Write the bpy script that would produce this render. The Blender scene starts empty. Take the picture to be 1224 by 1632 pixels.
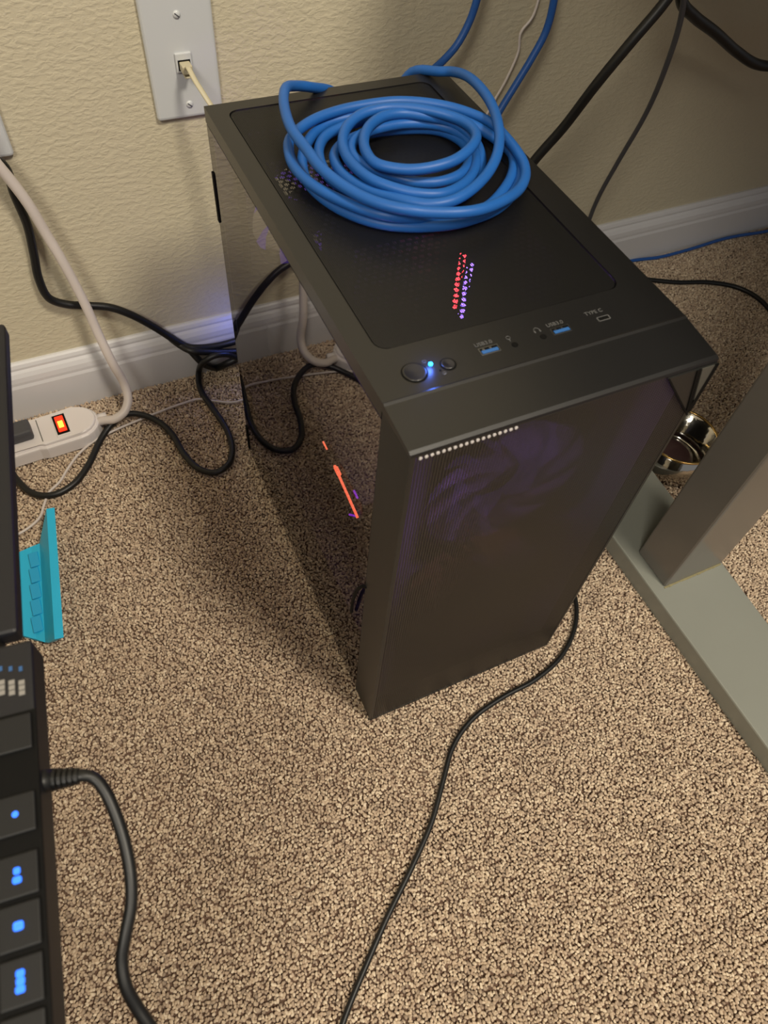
import bpy, bmesh, math, random
from mathutils import Vector, Matrix, noise
random.seed(7)
scene = bpy.context.scene
COL = scene.collection
PI = math.pi

# ------------------------------------------------------------------ camera
F = 1156.76
CAM = Vector((-0.13495792, -0.58992463, 0.72991161))
AX = Vector((0.9070196626, -0.4155979405, 0.0677767184))    # right
AY = Vector((-0.3071042112, -0.7629976449, -0.5687895896))  # down
AZ = Vector((0.2881012586, 0.4950888259, -0.8196857443))    # forward
cd = bpy.data.cameras.new('camera')
cam = bpy.data.objects.new('camera', cd); COL.objects.link(cam)
m = Matrix.Identity(4)
for i in range(3):
    m[i][0] = AX[i]; m[i][1] = -AY[i]; m[i][2] = -AZ[i]; m[i][3] = CAM[i]
cam.matrix_world = m
cd.sensor_fit = 'VERTICAL'; cd.sensor_height = 24.0; cd.sensor_width = 18.0
cd.lens = F / 1632 * 24.0
cd.clip_start = 0.02; cd.clip_end = 50
cd.dof.use_dof = True; cd.dof.focus_distance = 0.72; cd.dof.aperture_fstop = 8.0
scene.camera = cam

# ------------------------------------------------------------------ world, lights, exposure
w = bpy.data.worlds.new('world'); scene.world = w; w.use_nodes = True
w.node_tree.nodes['Background'].inputs[0].default_value = (0.84, 0.82, 0.82, 1)
w.node_tree.nodes['Background'].inputs[1].default_value = 0.30
scene.view_settings.view_transform = 'Standard'
scene.view_settings.look = 'None'
scene.view_settings.gamma = 1
scene.view_settings.use_curve_mapping = False
scene.view_settings.exposure = -0.12

def area(name, loc, target, size, power, color):
    l = bpy.data.lights.new(name, 'AREA'); l.shape = 'DISK'; l.size = size
    l.energy = power; l.color = color
    o = bpy.data.objects.new(name, l); COL.objects.link(o); o.location = loc
    o.rotation_euler = (Vector(target) - Vector(loc)).to_track_quat('-Z', 'Y').to_euler()
    return o
def point(name, loc, power, color, radius=0.02):
    l = bpy.data.lights.new(name, 'POINT'); l.energy = power; l.color = color; l.shadow_soft_size = radius
    o = bpy.data.objects.new(name, l); COL.objects.link(o); o.location = loc
    return o
area('ceiling_lamp_light', (0.55, -1.35, 2.35), (0.0, -0.2, 0.0), 0.45, 50, (1.0, 0.90, 0.74))
area('room_lamp_light', (-1.3, -1.7, 2.3), (0.0, 0.0, 0.2), 0.7, 36, (1.0, 0.93, 0.80))

# ------------------------------------------------------------------ helpers
def ray(u, v):
    return (AX * ((u - 612) / F) + AY * ((v - 816) / F) + AZ).normalized()
def onz(u, v, z):
    d = ray(u, v); return CAM + d * ((z - CAM.z) / d.z)
def ony(u, v, y):
    d = ray(u, v); return CAM + d * ((y - CAM.y) / d.y)
def onx(u, v, x):
    d = ray(u, v); return CAM + d * ((x - CAM.x) / d.x)

def new_mat(name):
    m = bpy.data.materials.new(name); m.use_nodes = True
    return m, m.node_tree, m.node_tree.nodes['Principled BSDF']
def sRGB(r, g, b):
    f = lambda c: (c / 255 / 12.92) if c / 255 <= .04045 else ((c / 255 + .055) / 1.055) ** 2.4
    return (f(r), f(g), f(b), 1)
def mat(name, rgb, rough=.5, metal=0, spec=.5, bump=None, var=None, coat=0):
    m, t, b = new_mat(name)
    b.inputs['Base Color'].default_value = sRGB(*rgb)
    b.inputs['Roughness'].default_value = rough
    b.inputs['Metallic'].default_value = metal
    b.inputs['Specular IOR Level'].default_value = spec
    b.inputs['Coat Weight'].default_value = coat
    tc = t.nodes.new('ShaderNodeTexCoord')
    if var:      # (scale, amount)
        n = t.nodes.new('ShaderNodeTexNoise'); n.inputs['Scale'].default_value = var[0]; n.inputs['Detail'].default_value = 5
        t.links.new(tc.outputs['Object'], n.inputs['Vector'])
        hs = t.nodes.new('ShaderNodeMix'); hs.data_type = 'RGBA'
        c = sRGB(*rgb)
        hs.inputs[6].default_value = tuple(x * (1 - var[1]) for x in c[:3]) + (1,)
        hs.inputs[7].default_value = tuple(min(1, x * (1 + var[1])) for x in c[:3]) + (1,)
        t.links.new(n.outputs['Fac'], hs.inputs[0]); t.links.new(hs.outputs[2], b.inputs['Base Color'])
    if bump:     # (scale, strength, distance)
        n2 = t.nodes.new('ShaderNodeTexNoise'); n2.inputs['Scale'].default_value = bump[0]; n2.inputs['Detail'].default_value = 3
        t.links.new(tc.outputs['Object'], n2.inputs['Vector'])
        bp = t.nodes.new('ShaderNodeBump'); bp.inputs['Strength'].default_value = bump[1]; bp.inputs['Distance'].default_value = bump[2]
        t.links.new(n2.outputs['Fac'], bp.inputs['Height']); t.links.new(bp.outputs['Normal'], b.inputs['Normal'])
    return m
def emit(name, rgb, strength, base=(10, 10, 10)):
    m, t, b = new_mat(name)
    b.inputs['Base Color'].default_value = sRGB(*base)
    b.inputs['Emission Color'].default_value = sRGB(*rgb)
    b.inputs['Emission Strength'].default_value = strength
    return m

def link(name, bm, material, parent=None, smooth=False):
    me = bpy.data.meshes.new(name); bm.normal_update(); bm.to_mesh(me); bm.free()
    o = bpy.data.objects.new(name, me); COL.objects.link(o)
    if material: me.materials.append(material)
    if parent: o.parent = parent
    if smooth:
        for p in me.polygons: p.use_smooth = True
    return o
def thing(name, loc=(0, 0, 0), rz=0):
    o = bpy.data.objects.new(name, None); COL.objects.link(o)
    o.location = loc; o.rotation_euler = (0, 0, rz); o.empty_display_size = .02
    return o
def tag(o, label, cat, group=None):
    o['label'] = label; o['category'] = cat
    if group: o['group'] = group
    return o
def struct(o):
    o['kind'] = 'structure'; return o

def box(bm, x0, x1, y0, y1, z0, z1, bev=0, seg=2):
    r = bmesh.ops.create_cube(bm, size=1)
    bmesh.ops.scale(bm, verts=r['verts'], vec=(x1 - x0, y1 - y0, z1 - z0))
    bmesh.ops.translate(bm, verts=r['verts'], vec=((x0 + x1) / 2, (y0 + y1) / 2, (z0 + z1) / 2))
    if bev:
        es = list({e for v in r['verts'] for e in v.link_edges})
        bmesh.ops.bevel(bm, geom=es, offset=bev, segments=seg, affect='EDGES', profile=.5)
    return bm
def bx(*a, **k): return box(bmesh.new(), *a, **k)
def cyl(bm, c, axis, r, h, n=24, r2=None):
    """cylinder starting at c along axis"""
    r_ = bmesh.ops.create_cone(bm, cap_ends=True, segments=n, radius1=r, radius2=r if r2 is None else r2, depth=h)
    q = Vector((0, 0, 1)).rotation_difference(Vector(axis).normalized()).to_matrix().to_4x4()
    bmesh.ops.transform(bm, matrix=Matrix.Translation(Vector(c) + Vector(axis).normalized() * h / 2) @ q, verts=r_['verts'])
    return bm
def lathe(bm, prof, n=40, M=None):
    rings = []
    for r, z in prof:
        rings.append([bm.verts.new((max(r, 1e-5) * math.cos(2 * PI * i / n), max(r, 1e-5) * math.sin(2 * PI * i / n), z)) for i in range(n)])
    for a, b in zip(rings, rings[1:]):
        for i in range(n):
            bm.faces.new((a[i], a[(i + 1) % n], b[(i + 1) % n], b[i]))
    if M: bmesh.ops.transform(bm, matrix=M, verts=[v for r in rings for v in r])
    return bm
def prism(bm, poly, z0, z1, M=None):
    a = [bm.verts.new((x, y, z0)) for x, y in poly]; b = [bm.verts.new((x, y, z1)) for x, y in poly]
    n = len(poly)
    bm.faces.new(a[::-1]); bm.faces.new(b)
    for i in range(n): bm.faces.new((a[i], a[(i + 1) % n], b[(i + 1) % n], b[i]))
    if M: bmesh.ops.transform(bm, matrix=M, verts=a + b)
    return bm
def spline(pts, sub=8):
    """centripetal Catmull-Rom through the points"""
    P = [Vector(p) for p in pts]
    P = [P[0] * 2 - P[1]] + P + [P[-1] * 2 - P[-2]]
    out = []
    for i in range(1, len(P) - 2):
        p0, p1, p2, p3 = P[i - 1:i + 3]
        t0 = 0; t1 = t0 + max((p1 - p0).length, 1e-6) ** .5; t2 = t1 + max((p2 - p1).length, 1e-6) ** .5; t3 = t2 + max((p3 - p2).length, 1e-6) ** .5
        for k in range(sub):
            t = t1 + (t2 - t1) * k / sub
            A1 = p0 * ((t1 - t) / (t1 - t0)) + p1 * ((t - t0) / (t1 - t0))
            A2 = p1 * ((t2 - t) / (t2 - t1)) + p2 * ((t - t1) / (t2 - t1))
            A3 = p2 * ((t3 - t) / (t3 - t2)) + p3 * ((t - t2) / (t3 - t2))
            B1 = A1 * ((t2 - t) / (t2 - t0)) + A2 * ((t - t0) / (t2 - t0))
            B2 = A2 * ((t3 - t) / (t3 - t1)) + A3 * ((t - t1) / (t3 - t1))
            out.append(B1 * ((t2 - t) / (t2 - t1)) + B2 * ((t - t1) / (t2 - t1)))
    out.append(P[-2].copy())
    return out
def tube(bm, pts, r, n=12, sub=8, flat=1.0, raw=False):
    C = [Vector(p) for p in pts] if raw else spline(pts, sub)
    T = [(C[min(i + 1, len(C) - 1)] - C[max(i - 1, 0)]).normalized() for i in range(len(C))]
    up = Vector((0, 0, 1)) if abs(T[0].z) < .9 else Vector((1, 0, 0))
    N = (up - T[0] * up.dot(T[0])).normalized(); rings = []
    for c, t in zip(C, T):
        N = (N - t * N.dot(t)).normalized(); B = t.cross(N)
        rings.append([bm.verts.new(c + N * (r * flat * math.cos(2 * PI * k / n)) + B * (r * math.sin(2 * PI * k / n))) for k in range(n)])
    for a, b in zip(rings, rings[1:]):
        for k in range(n): bm.faces.new((a[k], a[(k + 1) % n], b[(k + 1) % n], b[k]))
    bm.faces.new(rings[0][::-1]); bm.faces.new(rings[-1])
    return bm
def cable(name, pts, r, material, label, cat='cable', group=None, flat=1.0, sub=8):
    o = link(name, tube(bmesh.new(), pts, r, flat=flat, sub=sub), material, smooth=True)
    tag(o, label, cat, group); return o

# ------------------------------------------------------------------ materials
M = {}
# painted wall with knock-down texture
m_, t, b = new_mat('wall_paint'); M['wall'] = m_
b.inputs['Base Color'].default_value = sRGB(194, 185, 160); b.inputs['Roughness'].default_value = .75
tc = t.nodes.new('ShaderNodeTexCoord'); n1 = t.nodes.new('ShaderNodeTexNoise'); n1.inputs['Scale'].default_value = 150; n1.inputs['Detail'].default_value = 4
mp = t.nodes.new('ShaderNodeMapping'); mp.inputs['Scale'].default_value = (.8, 1, 1.5)
t.links.new(tc.outputs['Object'], mp.inputs[0]); t.links.new(mp.outputs[0], n1.inputs['Vector'])
n1.inputs['Distortion'].default_value = .3
cr = t.nodes.new('ShaderNodeValToRGB'); cr.color_ramp.elements[0].position = .42; cr.color_ramp.elements[1].position = .62
t.links.new(n1.outputs['Fac'], cr.inputs[0])
n3 = t.nodes.new('ShaderNodeTexNoise'); n3.inputs['Scale'].default_value = 350; t.links.new(tc.outputs['Object'], n3.inputs['Vector'])
ma = t.nodes.new('ShaderNodeMath'); ma.operation = 'MULTIPLY_ADD'; ma.inputs[1].default_value = .18
t.links.new(n3.outputs['Fac'], ma.inputs[0]); t.links.new(cr.outputs[0], ma.inputs[2])
bp = t.nodes.new('ShaderNodeBump'); bp.inputs['Strength'].default_value = .32; bp.inputs['Distance'].default_value = .0012
t.links.new(ma.outputs[0], bp.inputs['Height']); t.links.new(bp.outputs[0], b.inputs['Normal'])

M['trim'] = mat('trim_paint', (205, 204, 205), .35, bump=(60, .05, .001))
M['black_metal'] = mat('powder_coated_steel', (34, 34, 33), .42, 0, .5, bump=(1500, .12, .0003))
M['top_metal'] = mat('powder_coated_top', (24, 24, 25), .33, 0, .7, bump=(1500, .10, .0003))
M['dark_plastic'] = mat('dark_plastic', (20, 20, 22), .45)
M['groove'] = mat('groove_black', (4, 4, 4), .7, spec=.2)
M['inner'] = mat('case_interior', (12, 12, 13), .6)
M['pcb'] = mat('circuit_board', (14, 15, 18), .5, var=(60, .5))
M['silver'] = mat('brushed_silver', (170, 172, 176), .3, 1)
M['usb_blue'] = mat('usb_blue_plastic', (50, 98, 160), .35)
M['print'] = mat('pale_print', (92, 92, 92), .5)
M['blue'] = mat('blue_cable_jacket', (30, 92, 168), .45, var=(35, .12), spec=.4)
M['dkblue'] = mat('dark_blue_cable_jacket', (34, 84, 158), .45, spec=.4)
M['black_rubber'] = mat('black_rubber', (15, 16, 17), .45, var=(40, .15))
M['greycord'] = mat('grey_cord', (70, 70, 74), .5)
M['white_cord'] = mat('white_cord', (205, 196, 190), .45, var=(30, .06))
M['beige_cord'] = mat('beige_cord', (186, 178, 150), .5)
M['white_plastic'] = mat('white_plastic', (222, 216, 214), .35, bump=(400, .03, .0003))
M['plate'] = mat('plate_plastic', (196, 199, 201), .32)
M['cyan'] = mat('cyan_plastic', (34, 182, 226), .45, var=(25, .06))
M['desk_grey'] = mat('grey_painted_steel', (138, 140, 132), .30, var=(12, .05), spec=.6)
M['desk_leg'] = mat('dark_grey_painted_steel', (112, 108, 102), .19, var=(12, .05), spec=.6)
M['desk_top'] = mat('dark_laminate', (40, 36, 33), .5, var=(6, .15))
M['rust'] = mat('yellowed_glue', (140, 132, 98), .6, var=(300, .3))
M['chrome'] = mat('polished_tin', (198, 195, 188), .09, 1, bump=(45, .35, .002))
M['gold'] = mat('brass_rim', (214, 178, 112), .22, 1)
M['laptop'] = mat('laptop_black', (21, 22, 28), .5, spec=.5)
M['key'] = mat('key_black', (12, 13, 16), .6)
M['wood'] = mat('dark_stained_wood', (70, 48, 34), .5, var=(9, .3))
M['red_led'] = emit('red_led', (255, 60, 70), 34)
M['violet_led'] = emit('violet_led', (150, 110, 255), 32)
M['orange_led'] = emit('orange_led', (255, 110, 70), 6)
M['pink_led'] = emit('pink_led', (190, 60, 255), 2.2)
M['blue_led'] = emit('blue_led', (30, 150, 255), 14)
M['legend'] = emit('blue_backlight', (50, 120, 255), 2.6)
M['screen'] = emit('screen_blue', (8, 50, 170), 1.0)
M['screen_off'] = mat('screen_dark', (14, 16, 34), .2)
M['switch'] = emit('lit_rocker', (255, 50, 14), 1.6, (120, 20, 5))
M['switch_hot'] = emit('rocker_lamp', (255, 130, 40), 6, (200, 60, 10))
M['fan_violet'] = emit('frosted_fan_violet', (130, 90, 215), .60, (60, 55, 70))
M['fan_rose'] = emit('frosted_fan_rose', (205, 125, 110), .60, (60, 55, 60))
M['fan_dim'] = emit('frosted_fan_dim', (110, 80, 120), .15, (50, 48, 52))

# smoked glass: reflects like glass, lets tinted light through
m_, t, b = new_mat('smoked_glass'); M['glass'] = m_; t.nodes.remove(b)
out = t.nodes['Material Output']
gl = t.nodes.new('ShaderNodeBsdfGlossy'); gl.inputs['Roughness'].default_value = .02; gl.inputs['Color'].default_value = (.95, .93, .93, 1)
tr = t.nodes.new('ShaderNodeBsdfTransparent'); tr.inputs['Color'].default_value = (.5, .5, .54, 1)
fr = t.nodes.new('ShaderNodeFresnel'); fr.inputs['IOR'].default_value = 2.6
mx = t.nodes.new('ShaderNodeMixShader')
ge = t.nodes.new('ShaderNodeNewGeometry'); iv = t.nodes.new('ShaderNodeMath'); iv.operation = 'SUBTRACT'; iv.inputs[0].default_value = 1; t.links.new(ge.outputs['Backfacing'], iv.inputs[1])
fm_ = t.nodes.new('ShaderNodeMath'); fm_.operation = 'MULTIPLY'; t.links.new(fr.outputs[0], fm_.inputs[0]); t.links.new(iv.outputs[0], fm_.inputs[1])
t.links.new(fm_.outputs[0], mx.inputs[0]); t.links.new(tr.outputs[0], mx.inputs[1]); t.links.new(gl.outputs[0], mx.inputs[2])
t.links.new(mx.outputs[0], out.inputs['Surface'])

# perforated metal sheets: fine holes as alpha
def perforated(name, rgb, pitch, hole, axes, rough=.42, spec=.5):
    m_, t, b = new_mat(name)
    b.inputs['Base Color'].default_value = sRGB(*rgb); b.inputs['Roughness'].default_value = rough
    b.inputs['Specular IOR Level'].default_value = spec
    tc = t.nodes.new('ShaderNodeTexCoord'); sp = t.nodes.new('ShaderNodeSeparateXYZ')
    t.links.new(tc.outputs['Object'], sp.inputs[0])
    def sn(o, p):
        m1 = t.nodes.new('ShaderNodeMath'); m1.operation = 'MULTIPLY'; m1.inputs[1].default_value = 2 * PI / p
        t.links.new(sp.outputs[o], m1.inputs[0])
        m2 = t.nodes.new('ShaderNodeMath'); m2.operation = 'COSINE'; t.links.new(m1.outputs[0], m2.inputs[0]); return m2
    a, c = sn(axes[0], pitch), sn(axes[1], pitch * .8)
    ad = t.nodes.new('ShaderNodeMath'); ad.operation = 'ADD'
    t.links.new(a.outputs[0], ad.inputs[0]); t.links.new(c.outputs[0], ad.inputs[1])
    g = t.nodes.new('ShaderNodeMath'); g.operation = 'LESS_THAN'; g.inputs[1].default_value = hole
    t.links.new(ad.outputs[0], g.inputs[0])
    t.links.new(g.outputs[0], b.inputs['Alpha'])
    return m_
M['top_mesh'] = perforated('perforated_top_sheet', (21, 21, 22), .0013, .20, (0, 1), spec=.6)
M['front_mesh'] = perforated('perforated_front_sheet', (44, 40, 36), .0021, .35, (0, 2))

# ------------------------------------------------------------------ setting
WY = 0.1738
BM = bmesh.new(); box(BM, -2.2, 2.6, WY, WY + .1, -.01, 2.5)
struct(link('wall_back', BM, M['wall']))
struct(link('wall_left', bx(-2.3, -2.2, -2.6, WY + .1, -.01, 2.5), M['wall']))
M['ceil'] = mat('ceiling_paint', (215, 210, 200), .8, bump=(50, .3, .002))
struct(link('ceiling', bx(-2.3, 2.6, -2.6, WY + .1, 2.5, 2.6), M['ceil']))
# baseboard: extruded ogee profile
prof = [(0, 0), (-.014, 0), (-.014, .052), (-.0125, .056), (-.0125, .060), (-.0115, .066), (-.009, .071), (-.0065, .074), (-.0065, .077), (-.005, .081), (-.003, .083), (0, .083)]
BM = bmesh.new()
a = [BM.verts.new((-2.2, WY + y, z - .004)) for y, z in prof]; c = [BM.verts.new((2.6, WY + y, z - .004)) for y, z in prof]
for i in range(len(prof)): BM.faces.new((a[i], c[i], c[(i + 1) % len(prof)], a[(i + 1) % len(prof)]))
BM.faces.new(a[::-1]); BM.faces.new(c)
bmesh.ops.recalc_face_normals(BM, faces=BM.faces)
struct(link('baseboard_back', BM, M['trim']))

# floor: carpet backing
M['backing'] = mat('carpet_backing', (112, 90, 76), 1.0, spec=.1, var=(400, .3))
struct(link('floor', bx(-2.3, 2.6, -2.6, WY + .1, -.03, -.0045), M['backing']))

# carpet pile: short bent yarn tufts on jittered points (geometry nodes)
m_, t, b = new_mat('carpet_yarn'); M['yarn'] = m_
b.inputs['Roughness'].default_value = .9; b.inputs['Specular IOR Level'].default_value = .15
b.inputs['Sheen Weight'].default_value = .15
oi = t.nodes.new('ShaderNodeObjectInfo')
cr = t.nodes.new('ShaderNodeValToRGB'); e = cr.color_ramp.elements
e[0].position = 0; e[0].color = sRGB(154, 136, 118)
e[1].position = 1; e[1].color = sRGB(226, 209, 184)
x = e.new(.3); x.color = sRGB(186, 164, 141)
x = e.new(.7); x.color = sRGB(201, 181, 156)
t.links.new(oi.outputs['Random'], cr.inputs[0]); t.links.new(cr.outputs[0], b.inputs['Base Color'])

def carpet():
    step = .0027; pts = []
    x0, x1, y0, y1 = -.75, 1.35, -1.0, WY - .012
    ny = int((y1 - y0) / step); nx = int((x1 - x0) / step)
    for j in range(ny):
        for i in range(nx):
            X = x0 + (i + (j % 2) * .5 + random.uniform(-.42, .42)) * step
            Y = y0 + (j + random.uniform(-.42, .42)) * step
            # skip what lies far outside the view
            d = Vector((X, Y, 0)) - CAM; zc = d.dot(AZ)
            if zc < .2: continue
            u = 612 + F * d.dot(AX) / zc; v = 816 + F * d.dot(AY) / zc
            if (u < -420 or u > 1500 or v > 1900 or v < 100): continue
            h = noise.noise(Vector((X * 25, Y * 25, 0))) * .0012
            pts.append((X, Y, -.0022 + h + random.uniform(-.0012, .0008)))
    me = bpy.data.meshes.new('carpet_pile'); me.from_pydata(pts, [], [])
    o = bpy.data.objects.new('carpet_pile', me); COL.objects.link(o)
    me.materials.append(M['yarn'])
    ng = bpy.data.node_groups.new('carpet_tufts', 'GeometryNodeTree')
    ng.interface.new_socket('Geometry', in_out='INPUT', socket_type='NodeSocketGeometry')
    ng.interface.new_socket('Geometry', in_out='OUTPUT', socket_type='NodeSocketGeometry')
    N = ng.nodes; L = ng.links
    gi = N.new('NodeGroupInput'); go = N.new('NodeGroupOutput')
    sp = N.new('GeometryNodeMeshUVSphere'); sp.inputs['Segments'].default_value = 7; sp.inputs['Rings'].default_value = 5; sp.inputs['Radius'].default_value = 1
    # stretch and bend the sphere into a short yarn loop
    pos = N.new('GeometryNodeInputPosition'); sx = N.new('ShaderNodeSeparateXYZ'); L.new(pos.outputs[0], sx.inputs[0])
    z2 = N.new('ShaderNodeMath'); z2.operation = 'MULTIPLY'; L.new(sx.outputs[2], z2.inputs[0]); L.new(sx.outputs[2], z2.inputs[1])
    z3 = N.new('ShaderNodeMath'); z3.operation = 'MULTIPLY'; z3.inputs[1].default_value = -.0007; L.new(z2.outputs[0], z3.inputs[0])
    xs = N.new('ShaderNodeMath'); xs.operation = 'MULTIPLY_ADD'; xs.inputs[1].default_value = .0014; L.new(sx.outputs[0], xs.inputs[0]); L.new(z3.outputs[0], xs.inputs[2])
    ys = N.new('ShaderNodeMath'); ys.operation = 'MULTIPLY'; ys.inputs[1].default_value = .0014; L.new(sx.outputs[1], ys.inputs[0])
    zs = N.new('ShaderNodeMath'); zs.operation = 'MULTIPLY'; zs.inputs[1].default_value = .0021; L.new(sx.outputs[2], zs.inputs[0])
    cx = N.new('ShaderNodeCombineXYZ'); L.new(xs.outputs[0], cx.inputs[0]); L.new(ys.outputs[0], cx.inputs[1]); L.new(zs.outputs[0], cx.inputs[2])
    st = N.new('GeometryNodeSetPosition'); L.new(sp.outputs[0], st.inputs['Geometry']); L.new(cx.outputs[0], st.inputs['Position'])
    sm = N.new('GeometryNodeSetShadeSmooth'); L.new(st.outputs[0], sm.inputs['Geometry'])
    mt = N.new('GeometryNodeSetMaterial'); mt.inputs['Material'].default_value = M['yarn']; L.new(sm.outputs[0], mt.inputs['Geometry'])
    ip = N.new('GeometryNodeInstanceOnPoints'); L.new(gi.outputs[0], ip.inputs['Points']); L.new(mt.outputs[0], ip.inputs['Instance'])
    rv = N.new('FunctionNodeRandomValue'); rv.data_type = 'FLOAT_VECTOR'
    rv.inputs[0].default_value = (.3, -.5, 0); rv.inputs[1].default_value = (1.3, .5, 2 * PI)
    rs = N.new('FunctionNodeRandomValue'); rs.data_type = 'FLOAT'; rs.inputs[2].default_value = .75; rs.inputs[3].default_value = 1.2; rs.inputs['Seed'].default_value = 5
    L.new(rv.outputs[0], ip.inputs['Rotation']); L.new(rs.outputs[1], ip.inputs['Scale'])
    L.new(ip.outputs[0], go.inputs[0])
    md = o.modifiers.new('tufts', 'NODES'); md.node_group = ng
    o['kind'] = 'stuff'
    tag(o, 'tan and brown twisted yarn pile of the carpet across the floor', 'carpet')
    return o
carpet()

# ------------------------------------------------------------------ desk (its left end frame shows at the right)
desk = tag(thing('desk', (.40, -.3, 0)), 'grey steel desk frame with flat floor foot and rectangular leg beside the computer', 'desk')
def P(bm, name, material, parent, loc, smooth=False):
    """bm is in world space; parent sits at loc"""
    bmesh.ops.translate(bm, verts=bm.verts, vec=-Vector(loc))
    return link(name, bm, material, parent, smooth)
DL = (.40, -.3, 0)
BM = prism(bmesh.new(), [(.351, -.66), (.440, -.66), (.468, -.02), (.351, -.02)], -.003, .025)
bmesh.ops.bevel(BM, geom=BM.edges[:], offset=.002, segments=2, affect='EDGES', profile=.5)
P(BM, 'foot', M['desk_grey'], desk, DL)
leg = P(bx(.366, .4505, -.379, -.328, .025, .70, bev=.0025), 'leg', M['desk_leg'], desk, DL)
g = bmesh.new()
for k in range(26):
    s = k / 26
    xx = .368 + s * .082; r = random.uniform(.0006, .0015)
    box(g, xx - .002, xx + .002, -.3795 - r, -.3785, .0248, .0253 + r * .4)
P(g, 'glue_line', M['rust'], desk, DL)
P(bx(.27, 1.75, -.60, .15, .70, .728, bev=.003), 'table_top', M['desk_top'], desk, DL)
P(bx(.446, 1.55, -.37, -.34, .64, .69, bev=.002), 'crossbar', M['desk_grey'], desk, DL)
P(bx(1.50, 1.60, -.66, -.02, -.003, .025, bev=.002), 'foot', M['desk_grey'], desk, DL)
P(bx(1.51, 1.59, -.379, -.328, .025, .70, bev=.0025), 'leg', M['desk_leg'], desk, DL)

# ------------------------------------------------------------------ computer case
W, H, D, D1, HB = .215, .4315, .3795, .3417, .004
pc = tag(thing('computer_case'), 'dark grey computer tower with smoked glass side and perforated top', 'computer')
T = .0125   # thickness of the top
def ring_rect(bm, ox0, ox1, oy0, oy1, ix0, ix1, iy0, iy1, rad, z0, z1):
    """plate with a rounded rectangular opening, built as outer quads + rounded inner loop"""
    inner = []
    for (cx, cy, a0) in ((ix1 - rad, iy1 - rad, 0), (ix0 + rad, iy1 - rad, 90), (ix0 + rad, iy0 + rad, 180), (ix1 - rad, iy0 + rad, 270)):
        for k in range(6):
            a = math.radians(a0 + k * 18); inner.append((cx + rad * math.cos(a), cy + rad * math.sin(a)))
    outer = [(ox1, oy1), (ox0, oy1), (ox0, oy0), (ox1, oy0)]
    def mk(z, flip):
        iv = [bm.verts.new((x, y, z)) for x, y in inner]; ov = [bm.verts.new((x, y, z)) for x, y in outer]
        for q in range(4):
            idx = [iv[q * 6 + k] for k in range(6)]
            for k in range(5):
                f = (ov[q], idx[k + 1], idx[k]) if not flip else (ov[q], idx[k], idx[k + 1]); bm.faces.new(f)
            nx = (q + 1) % 4
            f = (ov[q], ov[nx], iv[nx * 6], idx[5]); bm.faces.new(f if not flip else f[::-1])
        return iv, ov
    i1, o1 = mk(z1, False); i0, o0 = mk(z0, True)
    for A, B in ((i1, i0), (o0, o1)):
        n = len(A)
        for k in range(n): bm.faces.new((A[k], A[(k + 1) % n], B[(k + 1) % n], B[k]))
    return inner
BM = bmesh.new()
IX0, IX1, IY0, IY1 = .0145, .1925, -.3035, -.0125
inner = ring_rect(BM, 0, W, -D1, 0, IX0, IX1, IY0, IY1, .009, H - T, H)
bmesh.ops.recalc_face_normals(BM, faces=BM.faces)
top = link('top_panel', BM, M['top_metal'], pc)
# front crown: bevelled strip between the top and the front
BM = bmesh.new()
sec = [(-D1, H), (-D1 - .0012, H + .0004), (-D1 - .003, H - .0003), (-D + .003, H - HB + .0006), (-D + .0006, H - HB - .0004), (-D, H - HB - .0022), (-D, H - .0068), (-D1, H - .0068)]
a = [BM.verts.new((0, y, z)) for y, z in sec]; c = [BM.verts.new((W, y, z)) for y, z in sec]
for i in range(len(sec)): BM.faces.new((a[i], c[i], c[(i + 1) % len(sec)], a[(i + 1) % len(sec)]))
BM.faces.new(a[::-1]); BM.faces.new(c); bmesh.ops.recalc_face_normals(BM, faces=BM.faces)
crown = link('front_crown', BM, M['top_metal'], pc)
# shadow gap round the sheet
BM = bmesh.new(); n = len(inner)
def off(p, s):
    cx, cy = (IX0 + IX1) / 2, (IY0 + IY1) / 2
    return (cx + (p[0] - cx) * (1 - s / ((IX1 - IX0) / 2)), cy + (p[1] - cy) * (1 - s / ((IY1 - IY0) / 2)))
A = [BM.verts.new((*off(p, 0), H - .0028)) for p in inner]; B = [BM.verts.new((*off(p, .0012), H - .0028)) for p in inner]
for k in range(n): BM.faces.new((A[k], A[(k + 1) % n], B[(k + 1) % n], B[k]))
link('gap', BM, M['groove'], top)
BM = bmesh.new()
v = [BM.verts.new((*off(p, .0009), H - .0012)) for p in inner]; BM.faces.new(v)
r_ = bmesh.ops.extrude_face_region(BM, geom=BM.faces[:]); bmesh.ops.translate(BM, verts=[x for x in r_['geom'] if isinstance(x, bmesh.types.BMVert)], vec=(0, 0, .0006))
bmesh.ops.recalc_face_normals(BM, faces=BM.faces)
link('mesh_sheet', BM, M['top_mesh'], pc)
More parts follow.
